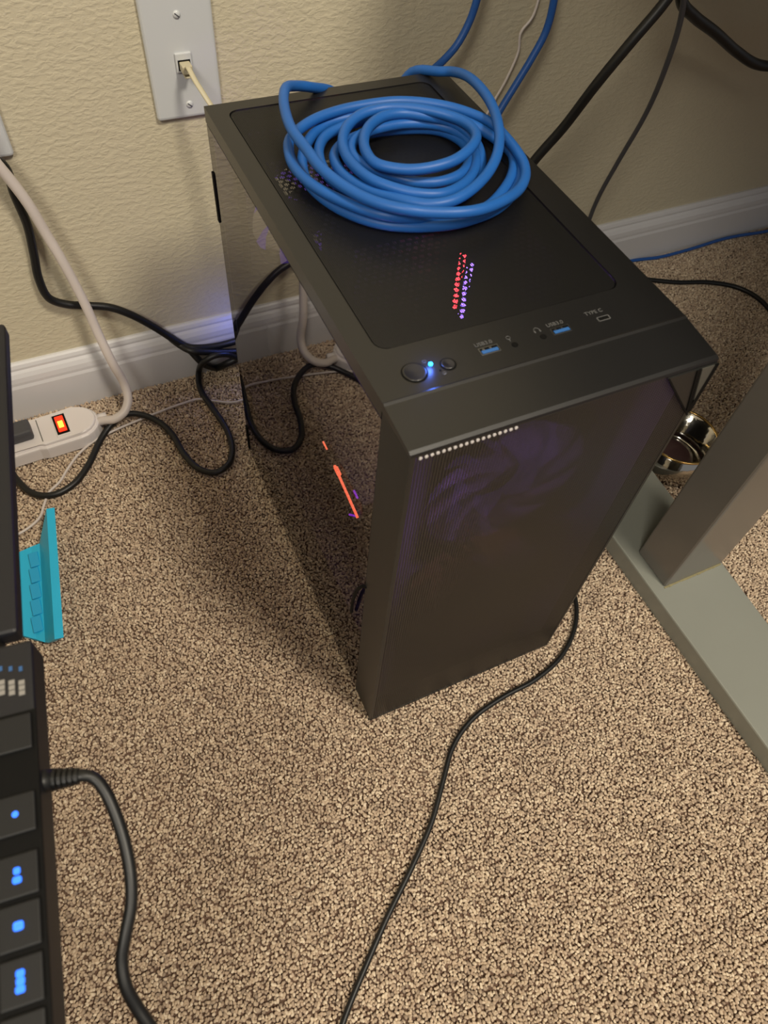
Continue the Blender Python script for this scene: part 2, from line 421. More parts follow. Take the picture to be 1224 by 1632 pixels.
# hexagonal vent grille stamped into the steel under the sheet
BM = bmesh.new(); hp = .0058; R_ = hp / math.sqrt(3); zz = H - .010
ny_ = int((IY1 - IY0 - .02) / (R_ * 1.5)); nx_ = int((IX1 - IX0 - .02) / hp)
vent_x0 = IX0 + .012; vent_y0 = IY0 + .010
for j in range(ny_):
    for i in range(nx_):
        cx = vent_x0 + (i + .5 * (j % 2)) * hp; cy = vent_y0 + j * R_ * 1.5
        o_ = [BM.verts.new((cx + R_ * math.sin(PI / 3 * k), cy + R_ * math.cos(PI / 3 * k), zz)) for k in range(6)]
        i_ = [BM.verts.new((cx + R_ * .60 * math.sin(PI / 3 * k), cy + R_ * .60 * math.cos(PI / 3 * k), zz)) for k in range(6)]
        for k in range(6): BM.faces.new((o_[k], o_[(k + 1) % 6], i_[(k + 1) % 6], i_[k]))
xe, ye = vent_x0 + nx_ * hp - hp * .4, vent_y0 + ny_ * R_ * 1.5 - R_
def quad(x0, x1, y0, y1, z=zz):
    BM.faces.new([BM.verts.new(p) for p in ((x0, y0, z), (x1, y0, z), (x1, y1, z), (x0, y1, z))])
quad(0.004, vent_x0 - hp * .4, -D1 + .004, -.004); quad(xe, W - .004, -D1 + .004, -.004)
quad(vent_x0 - hp * .4, xe, -D1 + .004, vent_y0 - R_ * .6); quad(vent_x0 - hp * .4, xe, ye, -.004)
gr = link('vent_grille', BM, M['inner'], pc); gr['kind'] = 'stuff'

# side strips, front mesh
link('side_strip', bx(0, .0035, -D + .003, -D1 - .001, .002, H - .0070), M['black_metal'], pc)
link('side_strip', bx(W - .0035, W, -D + .003, -D1 - .001, .002, H - .0070), M['black_metal'], pc)
BM = bmesh.new(); box(BM, .0022, W - .0022, -D + .0002, -D + .0012, .003, H - .0070)
fm = link('front_mesh', BM, M['front_mesh'], pc)
BM = bmesh.new(); box(BM, 0, .0026, -D, -D + .003, .0, H - .0070); link('front_edge', BM, M['black_metal'], pc)
BM = bmesh.new(); box(BM, W - .0026, W, -D, -D + .003, .0, H - .0070); link('front_edge', BM, M['black_metal'], pc)
link('front_edge', bx(.0026, W - .0026, -D, -D + .003, 0, .004), M['black_metal'], pc)
# pale discs under the crown: light in the small holes, put in as colour
for k in range(18):
    x_ = .0065 + k * .0036
    link('hole_glint', cyl(bmesh.new(), (x_, -D + .0004, H - .0088), (0, -1, 0), .0011, .0007, 8), M['white_plastic'], pc)
# triangular corner pull beside the mesh at the right
cz = H - .0070
BM = bmesh.new(); prism(BM, [(W - .0395, cz), (W - .0005, cz), (W - .0005, cz - .047)], 0, .0012, Matrix.Translation((0, -D - .0001, 0)) @ Matrix.Rotation(PI / 2, 4, 'X'))
cp = link('corner_pull', BM, M['black_metal'], pc)
def seg(parent, name, a, b, wd, mt, y):
    a, b = Vector((a[0], a[1])), Vector((b[0], b[1])); d = (b - a).normalized(); n_ = Vector((-d.y, d.x)) * wd / 2
    BM = bmesh.new(); prism(BM, [tuple(a - n_), tuple(b - n_), tuple(b + n_), tuple(a + n_)], 0, .0008, Matrix.Translation((0, y, 0)) @ Matrix.Rotation(PI / 2, 4, 'X'))
    return link(name, BM, mt, parent)
seg(cp, 'seam', (W - .0395, cz), (W - .001, cz - .047), .0012, M['groove'], -D - .0012)
seg(cp, 'seam', (W - .016, cz), (W - .0025, cz - .044), .0028, M['groove'], -D - .0012)
seg(cp, 'seam', (W - .0018, cz), (W - .0018, cz - .044), .0036, M['groove'], -D - .0012)
BM = bmesh.new(); prism(BM, [(W - .0135, cz), (W - .0028, cz), (W - .0028, cz - .034)], 0, .0007, Matrix.Translation((0, -D - .0012, 0)) @ Matrix.Rotation(PI / 2, 4, 'X'))
M['sliver'] = mat('grey_gasket', (84, 84, 78), .4); link('inset', BM, M['sliver'], cp)

# glass, other walls
glass = link('glass_panel', bx(.0004, .0040, -D1, -.001, .003, H - T - .0018), M['glass'], pc)
link('glass_edge', bx(.0004, .0040, -.0010, -.0002, .003, H - T - .0018), M['groove'], glass)
for z0, z1 in ((.330, .377), (.010, .052)):
    link('hinge_tab', bx(-.0008, .0040, -.0035, .0012, z0, z1, bev=.0004, seg=1), M['groove'], pc)
link('right_panel', bx(W - .0015, W, -D1, 0, .002, H - T), M['black_metal'], pc)
# back panel with fan opening, rear ports
BM = bmesh.new()
fx, fz, fr_ = .078, .335, .054
N_ = 32; rim = [(fx + fr_ * math.cos(2 * PI * k / N_), fz + fr_ * math.sin(2 * PI * k / N_)) for k in range(N_)]
sq = []
for k in range(N_):
    a_ = 2 * PI * k / N_; s = 1 / max(abs(math.cos(a_)), abs(math.sin(a_))); sq.append((fx + .062 * s * math.cos(a_), fz + .062 * s * math.sin(a_)))
for yy in (-.0015, -.003):
    A = [BM.verts.new((x, yy, z)) for x, z in rim]; B = [BM.verts.new((x, yy, z)) for x, z in sq]
    for k in range(N_): BM.faces.new((A[k], A[(k + 1) % N_], B[(k + 1) % N_], B[k]))
for (x0, x1, z0, z1) in ((.004, fx - .062, .002, H - T), (fx + .062, W - .0015, .002, H - T), (fx - .062, fx + .062, fz + .062, H - T), (fx - .062, fx + .062, .002, fz - .062)):
    if x1 > x0: box(BM, x0, x1, -.003, -.0015, z0, z1)
link('back_panel', BM, M['black_metal'], pc)
link('bottom_panel', bx(.004, W - .0015, -D + .002, -.003, .002, .0035), M['black_metal'], pc)
for fx_, fy_ in ((.02, -.02), (.19, -.02), (.02, -.35), (.19, -.35)):
    link('foot', bx(fx_ - .01, fx_ + .01, fy_ - .01, fy_ + .01, -.004, .002, bev=.001), M['dark_plastic'], pc)
link('power_supply_shroud', bx(.006, W - .003, -.335, -.004, .004, .105, bev=.001), M['inner'], pc)
mb = link('motherboard', bx(.188, .190, -.250, -.006, .112, .410), M['pcb'], pc)
link('port_block', bx(.150, .188, -.035, -.004, .270, .405, bev=.001), M['inner'], mb)
cool = link('processor_cooler', bx(.075, .180, -.135, -.060, .250, .375, bev=.002), M['inner'], pc)
for k in range(14):
    link('fin', bx(.080, .176, -.137, -.058, .2545 + k * .0085, .2552 + k * .0085), M['inner'], cool)
# memory sticks with light bars
for (yy, mt_) in ((-.1815, M['violet_led']), (-.1690, M['red_led'])):
    st = link('memory_stick', bx(.1570, .187, yy - .0025, yy + .0025, .262, .374, bev=.0005, seg=1), M['inner'], pc)
    link('light_bar', bx(.1530, .1570, yy - .0022, yy + .0022, .318, .374, bev=.0006, seg=1), mt_, st)
# graphics card with lit edge: the light strip runs along the card towards the front
gx = .030
a3, b3 = onx(533, 742, gx), onx(570, 825, gx)
gz = (a3.z + b3.z) / 2
gp = link('graphics_card', bx(gx + .004, .186, -.262, -.006, gz - .024, gz + .012, bev=.002), M['inner'], pc)
link('light_strip', tube(bmesh.new(), [a3, (a3 * 2 + b3) / 3, (a3 + b3 * 2) / 3, b3], .0013, n=8, sub=3), M['orange_led'], gp, True)
a4, b4 = onx(515, 704, gx), onx(521, 716, gx)
link('light_strip', tube(bmesh.new(), [a4, (a4 + b4) / 2, b4], .0009, n=8, sub=3), M['orange_led'], gp, True)
a4, b4 = onx(535, 745, gx), onx(541, 757, gx)
link('light_tip', tube(bmesh.new(), [a4, (a4 + b4) / 2, b4], .0022, n=8, sub=3), M['orange_led'], gp, True)
for (pa, pb) in (((557, 820), (569, 823)), ((564, 782), (570, 794))):
    a4, b4 = onx(*pa, gx), onx(*pb, gx)
    link('light_segment', tube(bmesh.new(), [a4, (a4 + b4) / 2, b4], .0010, n=8, sub=3), M['pink_led'], gp, True)
# fans
def fan(cx, cy, cz, mt_, back=1):
    f = bmesh.new(); n = 28; s = .0595
    rr = [(cx + .056 * math.cos(2 * PI * k / n), cz + .056 * math.sin(2 * PI * k / n)) for k in range(n)]
    ss = []
    for k in range(n):
        a_ = 2 * PI * k / n; q = 1 / max(abs(math.cos(a_)), abs(math.sin(a_))); ss.append((cx + s * q * math.cos(a_), cz + s * q * math.sin(a_)))
    L_ = []
    for (pp, y_) in ((rr, cy - .012), (ss, cy - .012), (ss, cy + .012), (rr, cy + .012)): L_.append([f.verts.new((x, y_, z)) for x, z in pp])
    for q in range(4):
        A, B = L_[q], L_[(q + 1) % 4]
        for k in range(n): f.faces.new((A[k], A[(k + 1) % n], B[(k + 1) % n], B[k]))
    fo = link('fan', f, M['inner'], pc)
    link('hub', cyl(bmesh.new(), (cx, cy - .009, cz), (0, 1, 0), .019, .018, 20), M['inner'], fo)
    base = bmesh.new()
    vs = []
    for k in range(5):
        r_ = .019 + k * .0088; a_ = k * .16
        w_ = .34 + .03 * k
        vs.append([base.verts.new((cx + r_ * math.cos(a_ + q), cy + d_, cz + r_ * math.sin(a_ + q))) for q, d_ in ((0, -.007), (w_ * .5, -.001), (w_, .007))])
    for A, B in zip(vs, vs[1:]):
        for q in range(2): base.faces.new((A[q], A[q + 1], B[q + 1], B[q]))
    me = bpy.data.meshes.new('blade'); base.to_mesh(me); base.free(); me.materials.append(mt_)
    for k in range(9):
        o = bpy.data.objects.new('blade', me); COL.objects.link(o); o.parent = fo
        o.matrix_local = Matrix.Translation((cx, 0, cz)) @ Matrix.Rotation(k * 2 * PI / 9, 4, 'Y') @ Matrix.Translation((-cx, 0, -cz))
    return fo
fan(.082, -.350, .345, M['fan_violet']); fan(.082, -.350, .222, M['fan_rose']); fan(.082, -.350, .099, M['fan_dim'])
fan(fx, -.018, fz, M['fan_violet'])
m_, t, b = new_mat('glow_diffuser'); M['filter'] = m_; t.nodes.remove(b)  # translucent sheet added behind the front mesh to blur the fan glow
tl_ = t.nodes.new('ShaderNodeBsdfTranslucent'); tl_.inputs[0].default_value = (.5, .48, .48, 1)
tr_ = t.nodes.new('ShaderNodeBsdfTransparent'); mx_ = t.nodes.new('ShaderNodeMixShader'); mx_.inputs[0].default_value = .45
t.links.new(tr_.outputs[0], mx_.inputs[1]); t.links.new(tl_.outputs[0], mx_.inputs[2]); t.links.new(mx_.outputs[0], t.nodes['Material Output'].inputs['Surface'])
link('glow_diffuser', bx(.010, W - .010, -.3700, -.3696, .030, .414), M['filter'], pc)
# light the front fans throw through the glass
point('front_fan_light', (.035, -.225, .33), .55, (.50, .25, 1.0), .02)
point('baseboard_glow_fill', (.036, .125, .085), .045, (.10, .18, 1.0), .006)  # unseen point light added behind the case for the blue glow on the baseboard

# controls on the top
ty = -.3255
def disk_button(x, y, r):
    link('button_gap', cyl(bmesh.new(), (x, y, H - .0004), (0, 0, 1), r + .0007, .0006, 32), M['groove'], pc)
    bm = bmesh.new(); lathe(bm, [(0, .0002), (r, .0002), (r, .0006), (r - .0005, .0010), (r - .0014, .0007), (0, .0003)], 32, Matrix.Translation((x, y, H)))
    link('button', bm, M['top_metal'], pc, True)
disk_button(.0275, -.3268, .0074); disk_button(.0492, -.3275, .0044)
link('power_light', cyl(bmesh.new(), (.0393, -.3240, H), (0, 0, 1), .0013, .0008, 14), M['blue_led'], pc)
point('power_light_glow', (.0393, -.3240, H + .006), .010, (.08, .2, 1.0), .002)
def ringicon(x, y, r, name='icon', gap=0):
    pts = [(x + r * math.sin(gap + (2 * PI - 2 * gap) * k / 14), y + r * math.cos(gap + (2 * PI - 2 * gap) * k / 14), H + .0002) for k in range(15)]
    return link(name, tube(bmesh.new(), pts, .00016, n=5, raw=True), M['print'], pc)
ic = ringicon(.0368, -.3205, .0012, 'power_icon', .6); link('bar', bx(.0367, .0369, -.3206, -.3190, H, H + .0003), M['print'], ic)
ic = ringicon(.0437, -.3335, .0011, 'lock_icon'); link('bar', bx(.0430, .0444, -.3345, -.3337, H, H + .0003), M['print'], ic)
link('reset_dot', cyl(bmesh.new(), (.0425, -.3305, H), (0, 0, 1), .0007, .0003, 10), M['groove'], pc)
def text(s, x, y, size, name='lettering'):
    cu = bpy.data.curves.new(name, 'FONT'); cu.body = s; cu.size = size; cu.extrude = .0001; cu.align_x = 'CENTER'
    o = bpy.data.objects.new(name, cu); COL.objects.link(o)
    dg = bpy.context.evaluated_depsgraph_get(); me = bpy.data.meshes.new_from_object(o.evaluated_get(dg))
    bpy.data.objects.remove(o)
    o = bpy.data.objects.new(name, me); COL.objects.link(o); me.materials.clear(); me.materials.append(M['print'])
    o.location = (x, y, H + .0002); o.parent = pc; return o
def usb(x):
    sh = bmesh.new()
    box(sh, x - .0066, x + .0066, ty - .0029, ty - .0025, H - .004, H + .0004); box(sh, x - .0066, x + .0066, ty + .0025, ty + .0029, H - .004, H + .0004)
    box(sh, x - .0066, x - .0062, ty - .0025, ty + .0025, H - .004, H + .0004); box(sh, x + .0062, x + .0066, ty - .0025, ty + .0025, H - .004, H + .0004)
    s = link('usb_port', sh, M['silver'], pc)
    link('cavity', bx(x - .0062, x + .0062, ty - .0025, ty + .0025, H - .001, H + .00015), M['groove'], s)
    link('tongue', bx(x - .0056, x + .0056, ty - .0021, ty + .0004, H - .001, H + .0005), M['usb_blue'], s)
    for k in (-.0035, .0012): link('contact', bx(x + k - .0007, x + k + .0007, ty + .0006, ty + .0019, H - .001, H + .0005), M['silver'], s)
    text('USB3.0', x - .001, ty + .0048, .0042)
usb(.0785); usb(.1300)
for x_ in (.0955, .1160):
    j = link('audio_jack', cyl(bmesh.new(), (x_, ty - .0015, H - .0003), (0, 0, 1), .0021, .0006, 20), M['groove'], pc)
ic = ringicon(.0945, ty + .0052, .0014, 'microphone_icon'); link('stem', bx(.0943, .0947, ty + .0020, ty + .0040, H, H + .0003), M['print'], ic)
link('headphone_icon', tube(bmesh.new(), [(.1150 + .0020 * math.sin(q / 10 * 1.9), ty + .0046 + .0024 * math.cos(q / 10 * 1.9), H + .0002) for q in range(-10, 11)], .00018, n=5, raw=True), M['print'], pc)
for s_ in (-1, 1): link('ear_cup', bx(.1150 + s_ * .0019 - .0004, .1150 + s_ * .0019 + .0004, ty + .0030, ty + .0048, H, H + .0003), M['print'], pc)
text('TYPE C', .1590, ty + .0055, .0042)
BM = bmesh.new(); box(BM, .1578, .1662, ty - .0022, ty - .0018, H - .001, H + .0004); box(BM, .1578, .1662, ty + .0012, ty + .0016, H - .001, H + .0004); box(BM, .1574, .1580, ty - .0018, ty + .0012, H - .001, H + .0004); box(BM, .1660, .1666, ty - .0018, ty + .0012, H - .001, H + .0004)
tcp = link('type_c_port', BM, M['print'], pc); link('cavity', bx(.158, .166, ty - .0018, ty + .0012, H - .0005, H + .0001), M['groove'], tcp)
# small curved black tube at the front edge of the glass
BM = tube(bmesh.new(), [onx(588, 936, .002), onx(580, 934, -.001), onx(570, 940, -.003), onx(563, 955, -.003), onx(560, 975, -.002)], .0016, n=8)
link('black_curl', BM, M['groove'], pc, True)

# ------------------------------------------------------------------ blue ethernet cable coiled on the case
R1 = .0039
Z0 = H + R1
coil = [(495, 139, .003), (473, 137, .010), (457, 139, .016), (452, 154, .018), (455, 179, .019), (466, 208, .020), (487, 236, .020), (509, 265, .019), (538, 290, .018), (574, 312, .017), (610, 326, .017), (646, 334, .017), (676, 338, .016), (730, 339, .016),
        (766, 334, .015), (802, 320, .012), (827, 302, .008), (837, 281, .006), (835, 262, .006), (824, 242, .007), (805, 218, .008), (784, 197, .008), (757, 184, .008), (721, 172, .008), (676, 164, .008), (628, 162, .008), (574, 169, .008),
        (538, 177, .008), (502, 190, .008), (477, 206, .007), (462, 222, .006), (460, 238, .006), (466, 260, .006), (484, 283, .007), (511, 303, .008), (547, 321, .008), (583, 335, .008), (619, 344, .008), (655, 347, .006), (705, 346, .002), (748, 341, .000),
        (777, 329, 0), (800, 306, 0), (815, 281, 0), (819, 256, 0), (810, 234, 0), (790, 216, 0), (757, 202, .001), (716, 188, .002), (676, 179, .003), (637, 175, .004), (600, 178, .003), (560, 186, .002), (529, 194, .001), (505, 208, 0), (489, 229, 0), (482, 248, 0),
        (482, 267, 0), (489, 288, 0), (507, 309, 0), (538, 331, 0), (574, 347, 0), (610, 357, 0), (646, 361, 0), (680, 361, 0), (721, 357, 0), (757, 348, 0), (790, 334, .001), (815, 312, .000), (828, 288, 0), (826, 262, 0), (812, 240, 0), (785, 218, .003), (750, 198, .006), (700, 180, .008), (640, 182, .007),
        (580, 192, .002), (545, 203, 0), (518, 218, 0), (508, 240, 0), (514, 266, 0), (532, 290, 0), (565, 308, 0), (605, 322, .000), (650, 326, 0), (700, 318, 0), (740, 300, 0), (764, 272, .001), (766, 246, .003), (752, 218, .007), (722, 196, .009), (676, 185, .012), (640, 181, .013), (610, 186, .014),
        (589, 201, .014), (580, 222, .014), (584, 243, .014), (600, 261, .014), (640, 270, .014), (676, 269, .015), (721, 257, .017), (748, 238, .018), (759, 219, .017), (752, 204, .016), (730, 190, .015), (690, 178, .016), (650, 172, .016), (610, 173, .015), (575, 183, .014), (553, 202, .012), (546, 226, .011), (552, 248, .011),
        (568, 268, .011), (592, 286, .011), (628, 300, .010), (667, 309, .009), (705, 309, .008), (740, 293, .006), (758, 266, .004), (755, 238, .003), (735, 214, .004), (700, 200, .005), (650, 197, .006), (610, 203, .007), (575, 215, .007), (560, 233, .007), (566, 252, .007), (592, 268, .006), (625, 280, .004), (660, 290, .003), (700, 290, .003), (735, 277, .003), (748, 250, .001), (735, 225, 0), (700, 208, 0),
        (640, 206, 0), (580, 214, .001), (545, 230, .001), (533, 246, .001), (536, 262, .002), (549, 280, .003), (575, 297, .004), (612, 311, .005), (650, 321, .007), (685, 326, .008), (718, 321, .009), (748, 305, .010), (775, 279, .012), (791, 250, .014), (796, 220, .016), (794, 199, .018), (788, 177, .018), (777, 155, .018), (757, 131, .016), (739, 119, .012), (718, 114, .006), (700, 114, .003)]
pts = [onz(u, v, Z0 + dz) for u, v, dz in coil]
# both ends drop behind the case
p0 = pts[0]; pts = [Vector((p0.x + .05, .035, .36)), Vector((p0.x + .035, .016, .415))] + pts
pe = pts[-1]; pts = pts + [Vector((pe.x - .012, .012, .428)), Vector((pe.x - .02, .026, .40)), Vector((pe.x - .025, .04, .34))]
cable('ethernet_cable', pts, R1, M['blue'], 'blue ethernet cable coiled on top of the computer tower', sub=5)

# ------------------------------------------------------------------ cords on the wall and floor
wy = WY - .006
def onw(u, v, d=.006): return ony(u, v, WY - d)
cable('ethernet_cable', [onw(775, -60, .03), onw(760, 0, .03), onw(748, 35, .03), onw(728, 72, .032), onw(705, 98, .035), onw(688, 114, .04), onw(664, 150, .05), onw(650, 220, .06)], .0040, M['dkblue'],
      'dark blue cable hanging down the wall behind the rear edge of the tower')
cable('ethernet_cable', [onw(890, -60, .03), onw(883, 0, .03), onw(870, 50, .03), onw(848, 92, .032), onw(822, 135, .035), onw(797, 176, .04), onw(776, 215, .045), onw(760, 280, .05)], .0042, M['dkblue'],
      'dark blue cable hanging down the wall right of the thin white cord')
cable('phone_cable', [onw(868, -50, .006), onw(858, 0, .006), onw(848, 28, .006), onw(830, 52, .006), onw(826, 82, .006), onw(806, 128, .006), onw(785, 165, .006), onw(765, 205, .006), onw(740, 270, .006)], .0015, M['white_cord'],
      'thin white cord running down the wall between the two dark blue cables')
cable('power_cable', [ony(1100, -60, .03), ony(1062, 0, .03), ony(1005, 68, .035), ony(950, 135, .045), ony(898, 203, .06), ony(850, 258, .07), ony(800, 330, .075), Vector((.19, .06, .10))], .0056, M['black_rubber'],
      'thick black cord slanting down to the right side of the tower')
cable('signal_cable', [ony(1095, -60, .02), ony(1085, 30, .03), ony(1060, 110, .045), ony(1030, 180, .07), ony(985, 258, .10), ony(955, 312, .12), ony(940, 348, .13), ony(925, 400, .135), onz(905, 470, .004)], .0030, M['greycord'],
      'thin grey cord hanging down the wall right of the thick black cord')
cable('power_cable', [ony(1090, -70, .04), ony(1086, 0, .05), ony(1105, 25, .06), ony(1140, 52, .07), ony(1175, 83, .08), ony(1205, 102, .08), ony(1240, 106, .08), ony(1320, 100, .08), ony(1420, 60, .06)], .0060, M['black_rubber'],
      'thick black cord looping away at the upper right corner of the wall')
cable('ethernet_cable', [onz(940, 435, .003), onz(1005, 416, .003), onz(1050, 410, .003), onz(1100, 397, .003), onz(1160, 379, .003), onz(1225, 368, .003), onz(1330, 345, .003)], .0027, M['dkblue'],
      'blue cable lying on the carpet along the baseboard right of the tower')
cable('power_cable', [onz(960, 440, .004), onz(1035, 446, .004), onz(1080, 450, .004), onz(1130, 450, .004), onz(1175, 458, .004), onz(1208, 475, .004), onz(1235, 505, .004), onz(1265, 560, .004)], .0036, M['black_rubber'],
      'black cord on the carpet between the tower and the desk leg')
cable('power_cable', [onz(880, 925, .004), onz(912, 945, .004), onz(918, 962, .004), onz(916, 1000, .004), onz(895, 1045, .004), onz(855, 1082, .004), onz(800, 1112, .004), onz(752, 1147, .004), onz(722, 1190, .004), onz(706, 1245, .004), onz(688, 1310, .004), onz(655, 1385, .004),
      onz(618, 1460, .004), onz(585, 1535, .004), onz(552, 1615, .004), onz(525, 1700, .004), onz(500, 1800, .004)], .0026, M['black_rubber'],
      'thin black cord winding from under the tower across the foreground carpet')

# outlet plate at the left edge with the plugged black cord
def wallplate(name, x0, x1, z0, z1, label):
    t_ = tag(thing(name, (x0, WY, z0)), label, 'wall plate')
    L_ = (x0, WY, z0)
    P(bx(x0, x1, WY - .006, WY + .001, z0, z1, bev=.0035, seg=3), 'plate', M['plate'], t_, L_, False)
    return t_, L_
pl, LP = wallplate('phone_wall_plate', -.0095, .0585, .3370, .4500, 'white wall plate with two screws and a phone jack behind the tower')
for z_ in (.4305, .3505):
    s = P(lathe(bmesh.new(), [(0, .0016), (.002, .0014), (.0034, .0006), (.0036, 0)], 20, Matrix.Translation((.0245, WY - .006, z_)) @ Matrix.Rotation(PI / 2, 4, 'X')), 'screw', M['plate'], pl, LP, True)
    BM = bmesh.new(); box(BM, .0245 - .0026, .0245 + .0026, WY - .0079, WY - .0073, z_ - .0004, z_ + .0004); bmesh.ops.rotate(BM, cent=(.0245, WY, z_), matrix=Matrix.Rotation(.7, 3, 'Y'), verts=BM.verts)
    P(BM, 'slot', M['greycord'], s, LP)
P(bx(.0165, .0325, WY - .0085, WY - .0055, .3815, .3990, bev=.001), 'jack', M['plate'], pl, LP)
P(bx(.0185, .0305, WY - .0088, WY - .0080, .3835, .3930), 'jack_opening', M['groove'], pl, LP)
plug = thing('phone_cable', (.0245, WY - .012, .388))
tag(plug, 'flat beige phone cord plugged into the wall jack', 'cable')
LQ = (.0245, WY - .012, .388)
P(bx(.0195, .0295, WY - .020, WY - .0088, .3845, .3920, bev=.0008), 'plug', M['beige_cord'], plug, LQ)
P(bx(.0215, .0275, WY - .018, WY - .0095, .3800, .3815, bev=.0003, seg=1), 'clip', M['beige_cord'], plug, LQ)
c_ = tube(bmesh.new(), [(.0245, WY - .018, .3885), ony(300, 108, WY - .028), ony(312, 130, WY - .040), ony(326, 152, WY - .05), ony(345, 185, WY - .06), (.05, .10, .24), (.07, .10, .12), (.10, .10, .02)], .0027, n=10, flat=.45)
P(c_, 'cord', M['beige_cord'], plug, LQ, True)

pl2, LP2 = wallplate('outlet_plate', -.2210, -.1505, .3260, .4400, 'white outlet plate on the wall at the left edge')
for z_ in (.365, .402):
    P(bx(-.2030, -.1690, WY - .0078, WY - .0055, z_ - .0145, z_ + .0145, bev=.002), 'receptacle', M['plate'], pl2, LP2)
P(lathe(bmesh.new(), [(0, .0016), (.002, .0014), (.0032, 0)], 16, Matrix.Translation((-.186, WY - .006, .3835)) @ Matrix.Rotation(PI / 2, 4, 'X')), 'screw', M['plate'], pl2, LP2, True)
bc = tag(thing('power_cable', (-.18, WY - .02, .36)), 'thick black power cord from the outlet plate curving along the baseboard', 'cable')
LB = (-.18, WY - .02, .36)
P(bx(-.1985, -.1735, WY - .034, WY - .0078, .352, .378, bev=.004), 'plug', M['black_rubber'], bc, LB)
P(tube(bmesh.new(), [(-.186, WY - .024, .356), (-.182, WY - .022, .342), onw(4, 262, .018), onw(24, 312, .014), onw(44, 360, .011), onw(54, 405, .010), onw(62, 445, .010), onw(78, 475, .010), onw(105, 485, .010), onw(140, 487, .010), onw(175, 490, .010), onw(205, 500, .011), onw(240, 518, .012), onw(275, 540, .017), onw(300, 556, .022), onw(322, 578, .03),
     onz(345, 586, .006), ony(362, 579, WY - .032), ony(380, 571, WY - .034), ony(402, 560, WY - .036)], .0046, sub=8), 'cord', M['black_rubber'], bc, LB, True)
for k, (a_, lab) in enumerate((((545, 552), 'upper of the two black cords running behind the tower above the baseboard foot'), ((561, 561), 'lower of the two black cords running behind the tower above the baseboard foot'))):
    cable('power_cable', [onw(272, 537 + 2 * k, .009), onw(290, 549 + 3 * k, .016 + .006 * k), onw(305, 554 + 5 * k, .026 + .006 * k), onw(335, 553 + 8 * k, .028 + .006 * k), onw(360, 548 + 13 * k, .029 + .006 * k), onw(378, 543 + 17 * k, .030 + .006 * k), onw(420, 530 + 26 * k, .035 + .006 * k), Vector((.12, .12, .05 - .03 * k))], .0046, M['black_rubber'], lab)
cable('power_cable', [ony(440, 562, WY - .060), ony(405, 572, WY - .052), ony(380, 571, WY - .046), ony(362, 565, WY - .044), ony(342, 567, WY - .044), ony(326, 576, WY - .042), onz(317, 592, .006), onz(317, 611, .005), onz(323, 628, .005), onz(333, 642, .005), onz(347, 662, .005), onz(360, 682, .005), onz(368, 702, .005), onz(370, 722, .005), onz(363, 741, .005), onz(343, 753, .005), onz(319, 748, .005),
      onz(295, 726, .005), onz(275, 693, .005), onz(254, 673, .006), onz(226, 661, .010), onz(202, 660, .012), onz(178, 676, .010), onz(161, 700, .006), onz(141, 741, .005), onz(120, 769, .005), onz(93, 786, .005), onz(69, 790, .005), onz(48, 784, .005), onz(30, 768, .005), onz(5, 735, .005)], .0040, M['black_rubber'],
      'long black cord winding in S curves over the carpet left of the tower')
cable('telephone_cable', [onz(430, 615, .003), onz(392, 635, .003), onz(372, 641, .003), onz(340, 639, .003), onz(318, 636, .003), onz(285, 645, .003), onz(250, 658, .003), onz(215, 672, .003), onz(180, 687, .003), onz(150, 703, .003), onz(125, 724, .003), onz(108, 747, .003), onz(95, 768, .003), onz(78, 785, .003), onz(70, 805, .003), onz(63, 825, .003), onz(35, 848, .003), onz(0, 862, .003)], .0016, M['white_cord'],
      'thin white cord crossing the carpet under the black cord left of the tower')

# power strip
PSL = onz(100, 672, .0)
ps = tag(thing('power_strip', (-.20, .105, 0)), 'white power strip with a lit orange rocker switch on the carpet', 'power strip')
LS = (-.20, .105, 0)
e1, e2 = onz(165, 678, .02), onz(30, 690, .02)
ax_ = (Vector((e2.x, e2.y, 0)) - Vector((e1.x, e1.y, 0))); 
ang = math.atan2(.010, -1.0) # strip runs towards -x
SC = Vector((-.1590, .1105, 0)); 
def strip_M(): return Matrix.Translation(SC) @ Matrix.Rotation(.06, 4, 'Z')
def outline(w1, w2, x_end):
    p = []
    for k in range(11):
        a_ = -PI / 2 + PI * k / 10; p.append((-.030 + .030 * math.cos(a_) * (w1 / .029), w1 * math.sin(a_)))
    p += [(-.072, w1), (-.080, w2), (x_end, w2), (x_end, -w2), (-.080, -w2), (-.072, -w1)]
    return p
BM = bmesh.new(); prism(BM, outline(.0270, .0240, -.33), .001, .020); 
r_ = [f for f in BM.faces if f.normal.z > .9 or f.calc_center_median().z > .0199]
BM.normal_update()
es = [e for e in BM.edges if all(abs(v.co.z - .020) < 1e-5 for v in e.verts)]
bmesh.ops.bevel(BM, geom=es, offset=.004, segments=3, affect='EDGES', profile=.6)
bmesh.ops.transform(BM, matrix=strip_M(), verts=BM.verts)
P(BM, 'body', M['white_plastic'], ps, LS)
BM = bmesh.new(); prism(BM, outline(.0235, .0195, -.325), .0195, .0245)
es = [e for e in BM.edges if all(abs(v.co.z - .0245) < 1e-5 for v in e.verts)]
bmesh.ops.bevel(BM, geom=es, offset=.003, segments=3, affect='EDGES', profile=.6)
bmesh.ops.transform(BM, matrix=strip_M(), verts=BM.verts)
P(BM, 'lid', M['white_plastic'], ps, LS)
def sb(x0, x1, y0, y1, z0, z1, bev=0):
    BM = bx(x0, x1, y0, y1, z0, z1, bev=bev); bmesh.ops.transform(BM, matrix=strip_M(), verts=BM.verts); return BM
fr2 = P(sb(-.0560, -.0380, -.0195, .0175, .0240, .0256, .0006), 'switch_frame', M['white_plastic'], ps, LS)
